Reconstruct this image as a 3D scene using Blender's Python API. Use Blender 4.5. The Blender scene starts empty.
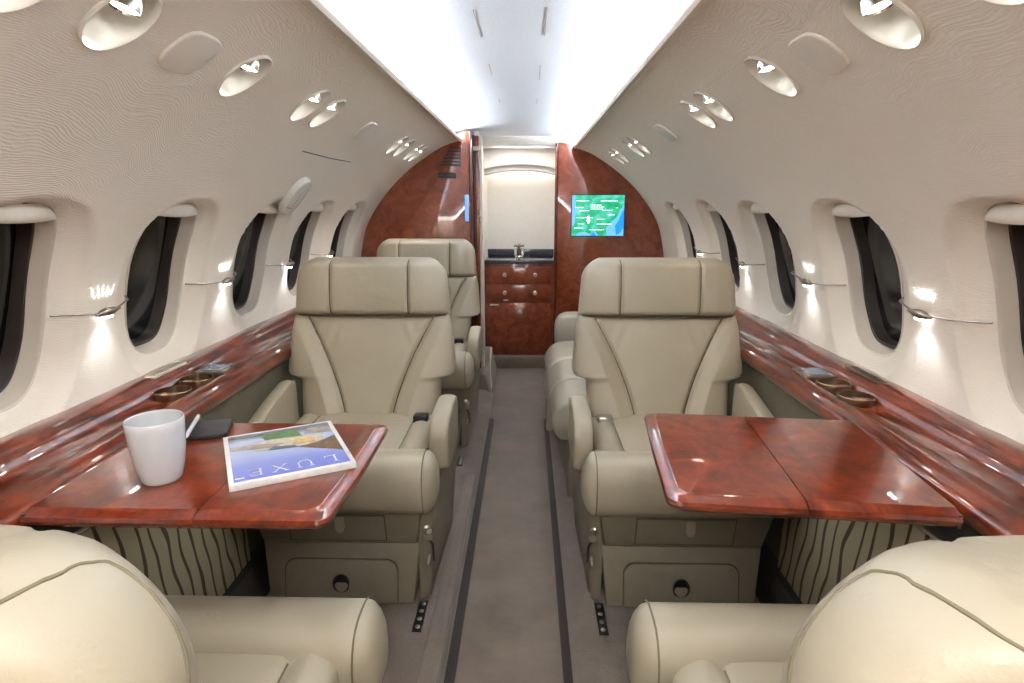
import bpy, bmesh, math, random
from math import pi, sin, cos, sqrt, radians
from mathutils import Vector, Matrix
random.seed(4)
C = bpy.context.scene.collection

# ------------------------------------------------------------------ materials
def new_mat(name):
    m = bpy.data.materials.new(name); m.use_nodes = True
    nt = m.node_tree; b = nt.nodes['Principled BSDF']
    return m, nt, b
def N(nt, typ, **kw):
    n = nt.nodes.new(typ)
    for k, v in kw.items():
        if k.startswith('i_'): n.inputs[k[2:].replace('_', ' ')].default_value = v
        else: setattr(n, k, v)
    return n
def srgb(r, g, b):
    f = lambda c: (c/255/12.92 if c/255 <= .04045 else ((c/255+.055)/1.055)**2.4)
    return (f(r), f(g), f(b), 1)
def plain(name, col, rough=.5, metal=0, coat=0, emit=None, estr=0, noise=.06, nscale=30, bump=0, bscale=200):
    m, nt, b = new_mat(name)
    b.inputs['Roughness'].default_value = rough; b.inputs['Metallic'].default_value = metal
    b.inputs['Coat Weight'].default_value = coat; b.inputs['Coat Roughness'].default_value = .05
    tc = N(nt, 'ShaderNodeTexCoord')
    nz = N(nt, 'ShaderNodeTexNoise', i_Scale=nscale, i_Detail=3.0)
    nt.links.new(tc.outputs['Object'], nz.inputs['Vector'])
    rp = N(nt, 'ShaderNodeValToRGB')
    rp.color_ramp.elements[0].position = .3; rp.color_ramp.elements[1].position = .7
    rp.color_ramp.elements[0].color = tuple(c*(1-noise) for c in col[:3])+(1,)
    rp.color_ramp.elements[1].color = tuple(min(1, c*(1+noise)) for c in col[:3])+(1,)
    nt.links.new(nz.outputs['Fac'], rp.inputs['Fac']); nt.links.new(rp.outputs['Color'], b.inputs['Base Color'])
    if bump:
        n2 = N(nt, 'ShaderNodeTexNoise', i_Scale=bscale, i_Detail=4.0)
        nt.links.new(tc.outputs['Object'], n2.inputs['Vector'])
        bp = N(nt, 'ShaderNodeBump', i_Strength=bump, i_Distance=.002)
        nt.links.new(n2.outputs['Fac'], bp.inputs['Height']); nt.links.new(bp.outputs['Normal'], b.inputs['Normal'])
    if emit:
        b.inputs['Emission Color'].default_value = emit; b.inputs['Emission Strength'].default_value = estr
    return m
def wood_mat(name, dark, mid, light, scale=1):
    m, nt, b = new_mat(name)
    tc = N(nt, 'ShaderNodeTexCoord'); mp = N(nt, 'ShaderNodeMapping')
    mp.inputs['Scale'].default_value = (6*scale, 4.6*scale, 6*scale)
    nt.links.new(tc.outputs['Object'], mp.inputs['Vector'])
    n1 = N(nt, 'ShaderNodeTexNoise', i_Scale=1.6, i_Detail=8.0, i_Roughness=.62, i_Distortion=1.6)
    nt.links.new(mp.outputs['Vector'], n1.inputs['Vector'])
    n2 = N(nt, 'ShaderNodeTexNoise', i_Scale=9.0, i_Detail=6.0, i_Roughness=.7, i_Distortion=.6)
    nt.links.new(mp.outputs['Vector'], n2.inputs['Vector'])
    ad = N(nt, 'ShaderNodeMath', operation='MULTIPLY_ADD'); ad.inputs[1].default_value = .35
    nt.links.new(n2.outputs['Fac'], ad.inputs[0]); nt.links.new(n1.outputs['Fac'], ad.inputs[2])
    rp = N(nt, 'ShaderNodeValToRGB'); e = rp.color_ramp.elements
    e[0].position = .45; e[0].color = dark; e[1].position = .92; e[1].color = light
    k = e.new(.66); k.color = mid
    nt.links.new(ad.outputs[0], rp.inputs['Fac']); nt.links.new(rp.outputs['Color'], b.inputs['Base Color'])
    b.inputs['Roughness'].default_value = .28; b.inputs['Coat Weight'].default_value = 1; b.inputs['Coat Roughness'].default_value = .03
    b.inputs['Specular IOR Level'].default_value = .2
    return m
def wall_mat(name, col):
    m, nt, b = new_mat(name)
    b.inputs['Roughness'].default_value = .5
    tc = N(nt, 'ShaderNodeTexCoord')
    nz = N(nt, 'ShaderNodeTexNoise', i_Scale=2.6, i_Detail=2.0)
    nt.links.new(tc.outputs['Object'], nz.inputs['Vector'])
    mp = N(nt, 'ShaderNodeMapping'); mp.inputs['Scale'].default_value = (1, .30, 1)
    nt.links.new(tc.outputs['Object'], mp.inputs['Vector'])
    mx = N(nt, 'ShaderNodeMix', data_type='VECTOR'); mx.inputs[0].default_value = .17
    nt.links.new(mp.outputs['Vector'], mx.inputs[4]); nt.links.new(nz.outputs['Color'], mx.inputs[5])
    wv = N(nt, 'ShaderNodeTexWave', wave_type='BANDS', bands_direction='Z', i_Scale=112.0, i_Distortion=11.0, i_Detail=4.0)
    wv.inputs['Detail Scale'].default_value = .55; wv.inputs['Detail Roughness'].default_value = .6
    nt.links.new(mx.outputs[1], wv.inputs['Vector'])
    rp = N(nt, 'ShaderNodeValToRGB'); e = rp.color_ramp.elements
    e[0].color = tuple(c*.94 for c in col[:3])+(1,); e[1].color = col; e[1].position = .6
    nt.links.new(wv.outputs['Fac'], rp.inputs['Fac']); nt.links.new(rp.outputs['Color'], b.inputs['Base Color'])
    bp = N(nt, 'ShaderNodeBump', i_Strength=.42, i_Distance=.0010)
    nt.links.new(wv.outputs['Fac'], bp.inputs['Height']); nt.links.new(bp.outputs['Normal'], b.inputs['Normal'])
    return m
def leather_mat(name, col, rough=.42):
    m, nt, b = new_mat(name)
    b.inputs['Roughness'].default_value = rough
    tc = N(nt, 'ShaderNodeTexCoord')
    n0 = N(nt, 'ShaderNodeTexNoise', i_Scale=5.0, i_Detail=3.0)
    nt.links.new(tc.outputs['Object'], n0.inputs['Vector'])
    rp = N(nt, 'ShaderNodeValToRGB'); e = rp.color_ramp.elements
    e[0].position = .3; e[0].color = tuple(c*.92 for c in col[:3])+(1,); e[1].position = .7; e[1].color = tuple(c*1.05 for c in col[:3])+(1,)
    nt.links.new(n0.outputs['Fac'], rp.inputs['Fac']); nt.links.new(rp.outputs['Color'], b.inputs['Base Color'])
    vo = N(nt, 'ShaderNodeTexVoronoi', i_Scale=420.0); nt.links.new(tc.outputs['Object'], vo.inputs['Vector'])
    n1 = N(nt, 'ShaderNodeTexNoise', i_Scale=14.0, i_Detail=3.0, i_Distortion=1.2); nt.links.new(tc.outputs['Object'], n1.inputs['Vector'])
    b1 = N(nt, 'ShaderNodeBump', i_Strength=.25, i_Distance=.0005); nt.links.new(vo.outputs['Distance'], b1.inputs['Height'])
    b2 = N(nt, 'ShaderNodeBump', i_Strength=.35, i_Distance=.006); nt.links.new(n1.outputs['Fac'], b2.inputs['Height'])
    nt.links.new(b1.outputs['Normal'], b2.inputs['Normal']); nt.links.new(b2.outputs['Normal'], b.inputs['Normal'])
    return m
def carpet_mat(name, col, nap=1.0):
    m, nt, b = new_mat(name)
    b.inputs['Roughness'].default_value = .95; b.inputs['Specular IOR Level'].default_value = .1
    b.inputs['Sheen Weight'].default_value = .25
    tc = N(nt, 'ShaderNodeTexCoord')
    n0 = N(nt, 'ShaderNodeTexNoise', i_Scale=6.0, i_Detail=5.0, i_Roughness=.65); nt.links.new(tc.outputs['Object'], n0.inputs['Vector'])
    n1 = N(nt, 'ShaderNodeTexNoise', i_Scale=350.0, i_Detail=2.0); nt.links.new(tc.outputs['Object'], n1.inputs['Vector'])
    ad = N(nt, 'ShaderNodeMath', operation='MULTIPLY_ADD'); ad.inputs[1].default_value = .5
    nt.links.new(n1.outputs['Fac'], ad.inputs[0]); nt.links.new(n0.outputs['Fac'], ad.inputs[2])
    rp = N(nt, 'ShaderNodeValToRGB'); e = rp.color_ramp.elements
    e[0].position = .45; e[0].color = tuple(c*.72 for c in col[:3])+(1,); e[1].position = 1.0; e[1].color = tuple(c*1.3 for c in col[:3])+(1,)
    nt.links.new(ad.outputs[0], rp.inputs['Fac']); nt.links.new(rp.outputs['Color'], b.inputs['Base Color'])
    bp = N(nt, 'ShaderNodeBump', i_Strength=.6, i_Distance=.003); nt.links.new(n1.outputs['Fac'], bp.inputs['Height'])
    nt.links.new(bp.outputs['Normal'], b.inputs['Normal'])
    return m
def stripe_mat(name, base, line):
    m, nt, b = new_mat(name)
    b.inputs['Roughness'].default_value = .7
    tc = N(nt, 'ShaderNodeTexCoord'); mp = N(nt, 'ShaderNodeMapping')
    mp.inputs['Scale'].default_value = (1, 1, .55); mp.inputs['Rotation'].default_value = (radians(-12), 0, 0)
    nt.links.new(tc.outputs['Object'], mp.inputs['Vector'])
    wv = N(nt, 'ShaderNodeTexWave', wave_type='BANDS', bands_direction='Y', i_Scale=8.0, i_Distortion=3.0, i_Detail=.4)
    wv.inputs['Detail Scale'].default_value = 1.9; wv.inputs['Detail Roughness'].default_value = .4
    nt.links.new(mp.outputs['Vector'], wv.inputs['Vector'])
    rp = N(nt, 'ShaderNodeValToRGB'); e = rp.color_ramp.elements
    e[0].position = .09; e[0].color = line; e[1].position = .15; e[1].color = base
    nt.links.new(wv.outputs['Fac'], rp.inputs['Fac']); nt.links.new(rp.outputs['Color'], b.inputs['Base Color'])
    return m

M = {}
M['leather'] = leather_mat('cream_leather', srgb(165, 154, 133))
M['leather_hi'] = leather_mat('divan_leather', srgb(168, 160, 144), .27)
M['shell'] = plain('seat_shell', srgb(125, 116, 98), .45, bump=.15)
M['seam'] = plain('seam_thread', srgb(84, 76, 54), .8)
M['piping'] = plain('piping_thread', srgb(112, 104, 82), .8)
M['wood'] = wood_mat('burl_wood', srgb(48, 13, 5), srgb(86, 28, 11), srgb(122, 48, 20))
M['wood_table'] = wood_mat('table_burl', srgb(62, 17, 7), srgb(100, 34, 15), srgb(136, 58, 26), 1.3)
M['wood_dark'] = wood_mat('bulkhead_burl', srgb(84, 34, 17), srgb(116, 52, 29), srgb(140, 72, 46), 1.2)
M['wall'] = wall_mat('embossed_wall', srgb(236, 226, 211))
M['cream'] = plain('cream_plastic', srgb(226, 217, 204), .35, noise=.02)
M['cream_gloss'] = plain('cream_gloss', srgb(226, 222, 212), .22, noise=.02)
M['reveal'] = plain('window_reveal', srgb(204, 194, 180), .4, noise=.02)
M['shade'] = plain('shade_cap', srgb(226, 218, 202), .4, noise=.03, nscale=60)
M['gasket'] = plain('window_gasket', srgb(50, 42, 38), .35)
M['glass'] = plain('night_glass', srgb(8, 8, 10), .14)
M['blind'] = plain('night_blind', srgb(30, 29, 30), .4)
M['ceiling'] = plain('ceiling_fabric', srgb(222, 227, 234), .85, noise=.05, nscale=160, bump=.3, bscale=500)
M['white'] = plain('white_panel', srgb(222, 218, 212), .5, noise=.02)
M['carpet'] = carpet_mat('aisle_carpet', srgb(112, 99, 87))
M['carpet_side'] = carpet_mat('side_carpet', srgb(112, 100, 89))
M['stripe'] = carpet_mat('dark_stripe', srgb(48, 38, 35))
M['fabric'] = stripe_mat('wavy_fabric', srgb(172, 162, 134), srgb(72, 58, 38))
M['olive'] = plain('olive_panel', srgb(94, 88, 70), .55, bump=.15)
M['dark'] = plain('dark_trim', srgb(40, 36, 35), .6)
M['black'] = plain('black_plastic', srgb(14, 14, 15), .3)
M['kick'] = plain('kick_fabric', srgb(62, 55, 52), .8, bump=.4, bscale=120)
M['chrome'] = plain('chrome', srgb(225, 222, 215), .12, 1)
M['bronze'] = plain('bronze', srgb(150, 128, 104), .3, 1)
M['pewter'] = plain('pewter', srgb(140, 128, 116), .3, .9)
M['steel'] = plain('satin_steel', srgb(190, 186, 178), .28, 1)
M['granite'] = plain('granite', srgb(52, 56, 64), .15, noise=.5, nscale=120, coat=.5)
M['lens'] = plain('lamp_lens', srgb(255, 255, 250), .3, emit=(1, .97, .9, 1), estr=6)
M['led'] = plain('led_lens', srgb(255, 255, 255), .3, emit=(.92, .96, 1, 1), estr=14)
M['cove'] = plain('cove_strip', srgb(255, 255, 255), .5, emit=(.84, .91, 1, 1), estr=80)
M['vestlight'] = plain('soffit_strip', srgb(255, 250, 240), .5, emit=(1, .95, .85, 1), estr=5)
M['mug'] = plain('white_ceramic', srgb(206, 208, 211), .12, noise=.01, coat=.4)
M['leather_black'] = plain('black_leather', srgb(26, 26, 30), .45, bump=.3)
M['paper'] = plain('paper_edge', srgb(225, 224, 222), .6, noise=.08, nscale=90)
M['lcd'] = plain('lcd', srgb(84, 98, 116), .15, emit=srgb(120, 145, 170), estr=.05)
M['lcd_blue'] = plain('blue_strip', srgb(90, 140, 200), .2, emit=srgb(110, 150, 190), estr=.6, noise=.2)
M['label'] = plain('pale_label', srgb(206, 194, 180), .5)

# ------------------------------------------------------------------ mesh builder
class MB:
    def __init__(s): s.v = []; s.f = []; s.m = []; s.cm = 0
    def add(s, vs, fs):
        o = len(s.v); s.v += [tuple(p) for p in vs]
        for f in fs: s.f.append(tuple(i+o for i in f)); s.m.append(s.cm)
        return s
    def box(s, x0, x1, y0, y1, z0, z1):
        return s.add([(x0,y0,z0),(x1,y0,z0),(x1,y1,z0),(x0,y1,z0),(x0,y0,z1),(x1,y0,z1),(x1,y1,z1),(x0,y1,z1)],
              [(0,3,2,1),(4,5,6,7),(0,1,5,4),(1,2,6,5),(2,3,7,6),(3,0,4,7)])
    def loft(s, rings, caps=(True, True), closed=True):
        n = len(rings[0]); vs = [p for r in rings for p in r]; fs = []
        for i in range(len(rings)-1):
            for j in range(n if closed else n-1):
                k = (j+1) % n
                fs.append((i*n+j, i*n+k, (i+1)*n+k, (i+1)*n+j))
        if closed and caps[0]: fs.append(tuple(range(n-1, -1, -1)))
        if closed and caps[1]: fs.append(tuple((len(rings)-1)*n+j for j in range(n)))
        return s.add(vs, fs)
    def prism(s, poly, axis, a, b):
        def P(u, w, t): return {'x': (t, u, w), 'y': (u, t, w), 'z': (u, w, t)}[axis]
        return s.loft([[P(u, w, a) for u, w in poly], [P(u, w, b) for u, w in poly]])
    def tube(s, pts, r, n=8, caps=True):
        pts = [Vector(p) for p in pts]; rings = []; nrm = None
        rr = r if isinstance(r, (list, tuple)) else [r]*len(pts)
        for i, p in enumerate(pts):
            t = (pts[min(i+1, len(pts)-1)]-pts[max(i-1, 0)]).normalized()
            if nrm is None:
                nrm = t.cross(Vector((0, 0, 1)))
                if nrm.length < .1: nrm = t.cross(Vector((0, 1, 0)))
            nrm = (nrm - t*nrm.dot(t)).normalized(); b = t.cross(nrm)
            rings.append([p+(nrm*cos(2*pi*k/n)+b*sin(2*pi*k/n))*rr[i] for k in range(n)])
        return s.loft(rings, (caps, caps))
    def lathe(s, prof, c, ax=(0, 0, 1), n=32, caps=(True, True)):
        ax = Vector(ax).normalized(); c = Vector(c)
        u = ax.orthogonal().normalized(); w = ax.cross(u)
        return s.loft([[c+ax*h+(u*cos(2*pi*k/n)+w*sin(2*pi*k/n))*r for k in range(n)] for r, h in prof], caps)
    def ball(s, c, r, n=16, sc=(1, 1, 1)):
        rings = []
        for i in range(1, n//2):
            a = pi*i/(n//2)
            rings.append([(c[0]+r*sc[0]*sin(a)*cos(2*pi*k/n), c[1]+r*sc[1]*sin(a)*sin(2*pi*k/n), c[2]-r*sc[2]*cos(a)) for k in range(n)])
        return s.loft(rings)
    def xf(s, mat, start=0):
        for i in range(start, len(s.v)): s.v[i] = tuple(mat @ Vector(s.v[i]))
        return s
def loc_of(p): return Vector(p.get('_loc', (0, 0, 0))) if p is not None else Vector((0, 0, 0))
def obj(name, mb, mats, parent=None, bevel=0, seg=2, world=True, sharp=40, flip=False):
    me = bpy.data.meshes.new(name)
    off = loc_of(parent) if (parent is not None and world) else Vector((0, 0, 0))
    me.from_pydata([tuple(Vector(p)-off) for p in mb.v], [], mb.f)
    if not isinstance(mats, (list, tuple)): mats = [mats]
    for m in mats: me.materials.append(m)
    me.polygons.foreach_set('material_index', mb.m)
    bm = bmesh.new(); bm.from_mesh(me)
    bmesh.ops.recalc_face_normals(bm, faces=bm.faces)
    if flip: bmesh.ops.reverse_faces(bm, faces=bm.faces)
    if bevel:
        es = [e for e in bm.edges if len(e.link_faces) == 2 and e.calc_face_angle(0) > radians(30)]
        bmesh.ops.bevel(bm, geom=es, offset=bevel, segments=seg, profile=.5, affect='EDGES', clamp_overlap=True)
    bm.to_mesh(me); bm.free()
    me.shade_smooth()
    me.set_sharp_from_angle(angle=radians(sharp))
    o = bpy.data.objects.new(name, me); C.objects.link(o)
    if parent is not None: o.parent = parent; o['_loc'] = tuple(loc_of(parent)) if world else (0, 0, 0)
    return o
def thing(name, label, cat, loc=(0, 0, 0), rotz=0, group=None):
    o = bpy.data.objects.new(name, None); C.objects.link(o); o.empty_display_size = .05
    o.location = loc; o.rotation_euler = (0, 0, rotz); o['_loc'] = tuple(loc)
    o['label'] = label; o['category'] = cat
    if group: o['group'] = group
    return o
def tag(o, label, cat, group=None):
    o['label'] = label; o['category'] = cat
    if group: o['group'] = group
    return o
def struct(o, label=None):
    o['kind'] = 'structure'
    if label: o['label'] = label
    return o

# ------------------------------------------------------------------ fuselage section
PTS = [(.895, .60), (.8955, .66), (.897, .74), (.887, .82), (.847, .975), (.757, 1.12), (.622, 1.26), (.44, 1.385), (.32, 1.428)]
def catmull(P, n=40):
    out = []
    for i in range(len(P)-1):
        p0 = P[max(i-1, 0)]; p1 = P[i]; p2 = P[i+1]; p3 = P[min(i+2, len(P)-1)]
        for k in range(n):
            t = k/n
            out.append(tuple(.5*((2*p1[a])+(-p0[a]+p2[a])*t+(2*p0[a]-5*p1[a]+4*p2[a]-p3[a])*t*t+(-p0[a]+3*p1[a]-3*p2[a]+p3[a])*t**3) for a in (0, 1)))
    out.append(P[-1]); return out
PR = catmull(PTS); SL = [0]
for a, b in zip(PR, PR[1:]): SL.append(SL[-1]+math.hypot(b[0]-a[0], b[1]-a[1]))
STOT = SL[-1]
import bisect
def prof(s):
    s = max(0, min(STOT, s)); i = min(max(bisect.bisect_right(SL, s)-1, 0), len(PR)-2)
    t = (s-SL[i])/(SL[i+1]-SL[i]); a, b = PR[i], PR[i+1]
    return a[0]+(b[0]-a[0])*t, a[1]+(b[1]-a[1])*t
def nrm(s):
    a = prof(s-.012); b = prof(s+.012); dx, dz = b[0]-a[0], b[1]-a[1]; l = math.hypot(dx, dz)
    return dz/l, -dx/l           # outward
def s_at_z(z):
    lo, hi = 0, STOT
    for _ in range(40):
        m = (lo+hi)/2
        if prof(m)[1] < z: lo = m
        else: hi = m
    return lo
def WP(side, y, s, d):           # point on wall: d>0 is outward
    x, z = prof(s); nx, nz = nrm(s)
    return (side*(x+nx*d), y, z+nz*d)

YB = -.9                          # aft end of the modelled cabin
YE = {-1: 3.36, 1: 3.82}          # front bulkheads
WIN = {-1: [1.012, 1.493, 2.02, 2.475, 2.975], 1: [.985, 1.510, 2.08, 2.60, 3.22]}
LMP = {-1: [1.25, 1.78, 2.27, 2.76], 1: [1.262, 1.79, 2.33, 2.92]}
S_LAMP = s_at_z(.875)
WA, WB, WN = .117, .190, 2.9     # window opening half axes
S_WIN = (s_at_z(.732)+s_at_z(1.082))/2
SA, SB, SN, SD = .188, .232, 2.6, .032   # scoop around window
S_UP = s_at_z(1.342)
RA, RB = .046, .056               # recess half axes
REC = {-1: [.70, .868, 1.23, 1.585, 1.72, 2.62, 2.76, 2.99, 3.1], 1: [.70, .888, 1.258, 1.625, 1.765, 2.66, 2.80, 3.2, 3.34]}
COV = {-1: [1.045, 2.12], 1: [1.075, 2.19]}

def se(dy, ds, a, b, n): return (abs(dy/a)**n+abs(ds/b)**n)**(1/n)
def wall(side):
    y0, y1 = YB, YE[side]
    ys = []; y = y0
    while y < y1-1e-6:
        ys.append(y); y += .0085 if y > .45 else .03
    ys.append(y1); ns = 140
    ss = [STOT*j/ns for j in range(ns+1)]
    wins, recs = WIN[side], REC[side]
    cell = .0085
    V = []; R = []
    for y in ys:
        for s in ss:
            yy, sv, d, rmin = y, s, 0, 9
            for wy in wins:
                if abs(y-wy) < SA+.01:
                    r2 = se(y-wy, s-S_WIN+.012, SA, SB, SN)
                    if r2 < 1: d = SD*min(1, ((1-r2)/.34))**.65
                    r = se(y-wy, s-S_WIN, WA, WB, WN)
                    if r > .3 and abs(r-1)*WA < .62*cell and r != 0:
                        yy = wy+(y-wy)/r; sv = S_WIN+(s-S_WIN)/r; r = 1
                        d = SD
                    rmin = min(rmin, r)
            for ry in recs:
                if abs(y-ry) < .08:
                    r = se(y-ry, s-S_UP, RA, RB, 2)
                    if r > .3 and abs(r-1)*RA < .62*cell:
                        yy = ry+(y-ry)/r; sv = S_UP+(s-S_UP)/r; r = 1
                    rmin = min(rmin, r)
            V.append(WP(side, yy, sv, d)); R.append((yy, sv, rmin))
    n = len(ss); F = []
    for i in range(len(ys)-1):
        for j in range(n-1):
            q = (i*n+j, (i+1)*n+j, (i+1)*n+j+1, i*n+j+1)
            rs = [R[k][2] for k in q]
            if max(rs) <= 1.0001: continue
            F.append(q)
    mb = MB(); mb.add(V, F)
    o = obj('wall_left' if side < 0 else 'wall_right', mb, M['wall'], sharp=60)
    struct(o, 'cream embossed curved cabin wall on the %s' % ('left' if side < 0 else 'right'))
    return o
for sd in (-1, 1): wall(sd)

def wring(side, wy, s0, a, b, n, d, m=72, sl=None):
    out = []
    for k in range(m):
        t = 2*pi*k/m; c, q = cos(t), sin(t)
        out.append(WP(side, wy+a*math.copysign(abs(c)**(2/n), c), s0+b*math.copysign(abs(q)**(2/n), q), d))
    return out
ORD = ['nearest', 'second', 'third', 'fourth', 'farthest']
def make_window(side, i, wy, num):
    sn = 'left' if side < 0 else 'right'
    lab = '%s oval night-dark cabin window on the %s wall with a cream shade cap' % (ORD[i], sn)
    x, z = prof(S_WIN)
    t = thing('window_%d' % num, lab, 'window', (side*x, wy, z)); t['kind'] = 'structure'
    mb = MB()
    R = lambda k, d, bb=None: wring(side, wy, S_WIN, WA*k, (WB*k if bb is None else bb), WN, d)
    mb.loft([R(1.03, SD+.006), R(1.03, SD-.002), R(1.012, SD-.004), R(.995, SD-.002), R(.988, SD+.004), R(.965, SD+.024), R(.94, SD+.036)], (False, False))
    obj('window_frame', mb, M['reveal'], t)
    mb = MB(); mb.loft([R(.95, SD+.037), R(.93, SD+.028), R(.90, SD+.030), R(.885, SD+.046), R(.88, SD+.066)], (False, False))
    obj('gasket', mb, M['gasket'], t)
    mb = MB(); mb.loft([R(.90, SD+.058), R(.90, SD+.064)])
    obj('pane', mb, M['glass'], t)
    # half drawn outer blind behind the pane edge: a dark strip across the upper third
    mb = MB(); pts = []
    for k in range(13):
        u = -1+2*k/12; pts.append(WP(side, wy+u*WA*.80, S_WIN+.045+.006*u, SD+.0570))
    mb.tube(pts, .0026, 6); obj('blind_edge', mb, M['blind'], t)
    # shade cap at the top of the opening
    mb = MB(); rings = []
    sc = S_WIN+WB*.83
    for r in range(9):
        q = r/8; ring = []
        for k in range(25):
            u = -1+2*k/24
            s_ = sc+(WB*.985-(sc-S_WIN))*q
            half = WA*.985*max(0, 1-abs((s_-S_WIN)/WB)**WN)**(1/WN)
            d = SD-.003-.016*(sin(pi*(.3+.7*q)))*(1-u*u*.7)
            ring.append(WP(side, wy+u*half, s_, d))
        rings.append(ring)
    back = [WP(side, wy-WA*.80+WA*1.60*k/24, sc+.002, SD+.05) for k in range(25)]
    rings.insert(0, back)
    mb.loft(rings, closed=False); obj('shade', mb, M['shade'], t)
num = 1
for sd in (-1, 1):
    for i, wy in enumerate(WIN[sd]):
        make_window(sd, i, wy, num); num += 1

# ------------------------------------------------------------------ reading lights in the upper panel
def make_reading(side, i, ry):
    sn = 'left' if side < 0 else 'right'
    names = {-1: ['partly cropped at the top edge', 'large one above the nearest window', 'single one before the paired lights', 'first of the middle pair', 'second of the middle pair',
                  'first of the far four', 'second of the far four', 'third of the far four', 'last of the far four']}
    lab = 'oval recessed reading light, %s upper panel, %s' % (sn, names[-1][i])
    x, z = prof(S_UP)
    t = thing('reading_light', lab, 'reading light', (side*x, ry, z), group='recessed reading lights in the upper panels')
    R = lambda k, d, ds=0: wring(side, ry, S_UP+ds, RA*k, RB*k, 2, d, 40)
    mb = MB(); mb.loft([R(1.09, .001), R(1.10, -.003), R(1.05, -.0055), R(1.0, -.003), R(.97, .004), R(.93, .020), R(.84, .034, .004), R(.6, .043, .006), R(.25, .046, .008)], (False, True))
    obj('recess_bowl', mb, M['cream_gloss'], t)
    # gimbal: chrome ball and a short barrel aimed down
    c = Vector(WP(side, ry+.004, S_UP+RB*.30, .012))
    ax = Vector((side*.25, -.25, -1)).normalized()
    mb = MB(); mb.lathe([(.012, -.030), (.019, -.024), (.021, -.006), (.0215, .008), (.0195, .0085), (.018, .004)], c, ax, 24)
    obj('barrel', mb, M['chrome'], t)
    mb = MB(); mb.lathe([(.0001, .0052), (.0185, .0050)], c, ax, 24, (False, False)); mb.f.append(tuple(range(24, 48))); mb.m.append(0)
    obj('lens', mb, M['lens'], t)
    l = bpy.data.lights.new('reading_beam', 'SPOT'); l.energy = 2.2; l.color = (1, .94, .84); l.spot_size = radians(80); l.spot_blend = .6; l.shadow_soft_size = .018
    lo = bpy.data.objects.new('reading_beam', l); C.objects.link(lo); lo.location = c+ax*.016
    lo.rotation_euler = ax.to_track_quat('-Z', 'Y').to_euler()
for sd in (-1, 1):
    for i, ry in enumerate(REC[sd]): make_reading(sd, i, ry)
# octagonal cover plates
for sd in (-1, 1):
    for i, cy in enumerate(COV[sd]):
        mb = MB()
        def oc(k, d):
            a, b, ch = .052*k, .045*k, .020*k
            pts = [(a*math.copysign(abs(cos(q))**.62, cos(q)), b*math.copysign(abs(sin(q))**.62, sin(q))) for q in [2*pi*(j+.5)/24 for j in range(24)]]
            return [WP(sd, cy+p, S_UP-.004+q, d) for p, q in pts]
        mb.loft([oc(1.03, .002), oc(1.03, -.003), oc(.99, -.005)]); 
        o = obj('cover_plate', mb, M['cream'], None, bevel=.0015)
        tag(o, 'smooth round-cornered cream cover plate, %s one on the %s upper panel' % (['nearer', 'farther'][i], 'left' if sd < 0 else 'right'), 'cover plate', 'cover plates')
# ceiling seam of an access panel on left
mb = MB(); mb.tube([WP(-1, 1.85, s_at_z(1.252), -.0005), WP(-1, 2.1, s_at_z(1.25), -.0005), WP(-1, 2.34, s_at_z(1.253), -.0005)], .0016, 6)
struct(obj('trim_1', mb, M['gasket']), 'thin panel joint in the left wall')

# cream scoop outlet above third left window
t = thing('air_outlet', 'white oval slotted outlet above the third left window', 'air outlet', WP(-1, 2.06, s_at_z(1.14), 0))
mb = MB(); s0 = s_at_z(1.13)
R = lambda k, d: wring(-1, 2.06, s0, .062*k, .076*k, 2.2, d, 40)
mb.loft([R(1.0, .004), R(.99, -.012), R(.92, -.019), R(.6, -.023), R(.2, -.024)]); obj('housing', mb, M['cream_gloss'], t)
for k in range(6):
    mb = MB(); ds = -.040+.011*k
    mb.tube([WP(-1, 2.06-.045, s0+ds, -.0195), WP(-1, 2.06-.01, s0+ds, -.0235)], .0014, 6); obj('slot', mb, M['gasket'], t)

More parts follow.
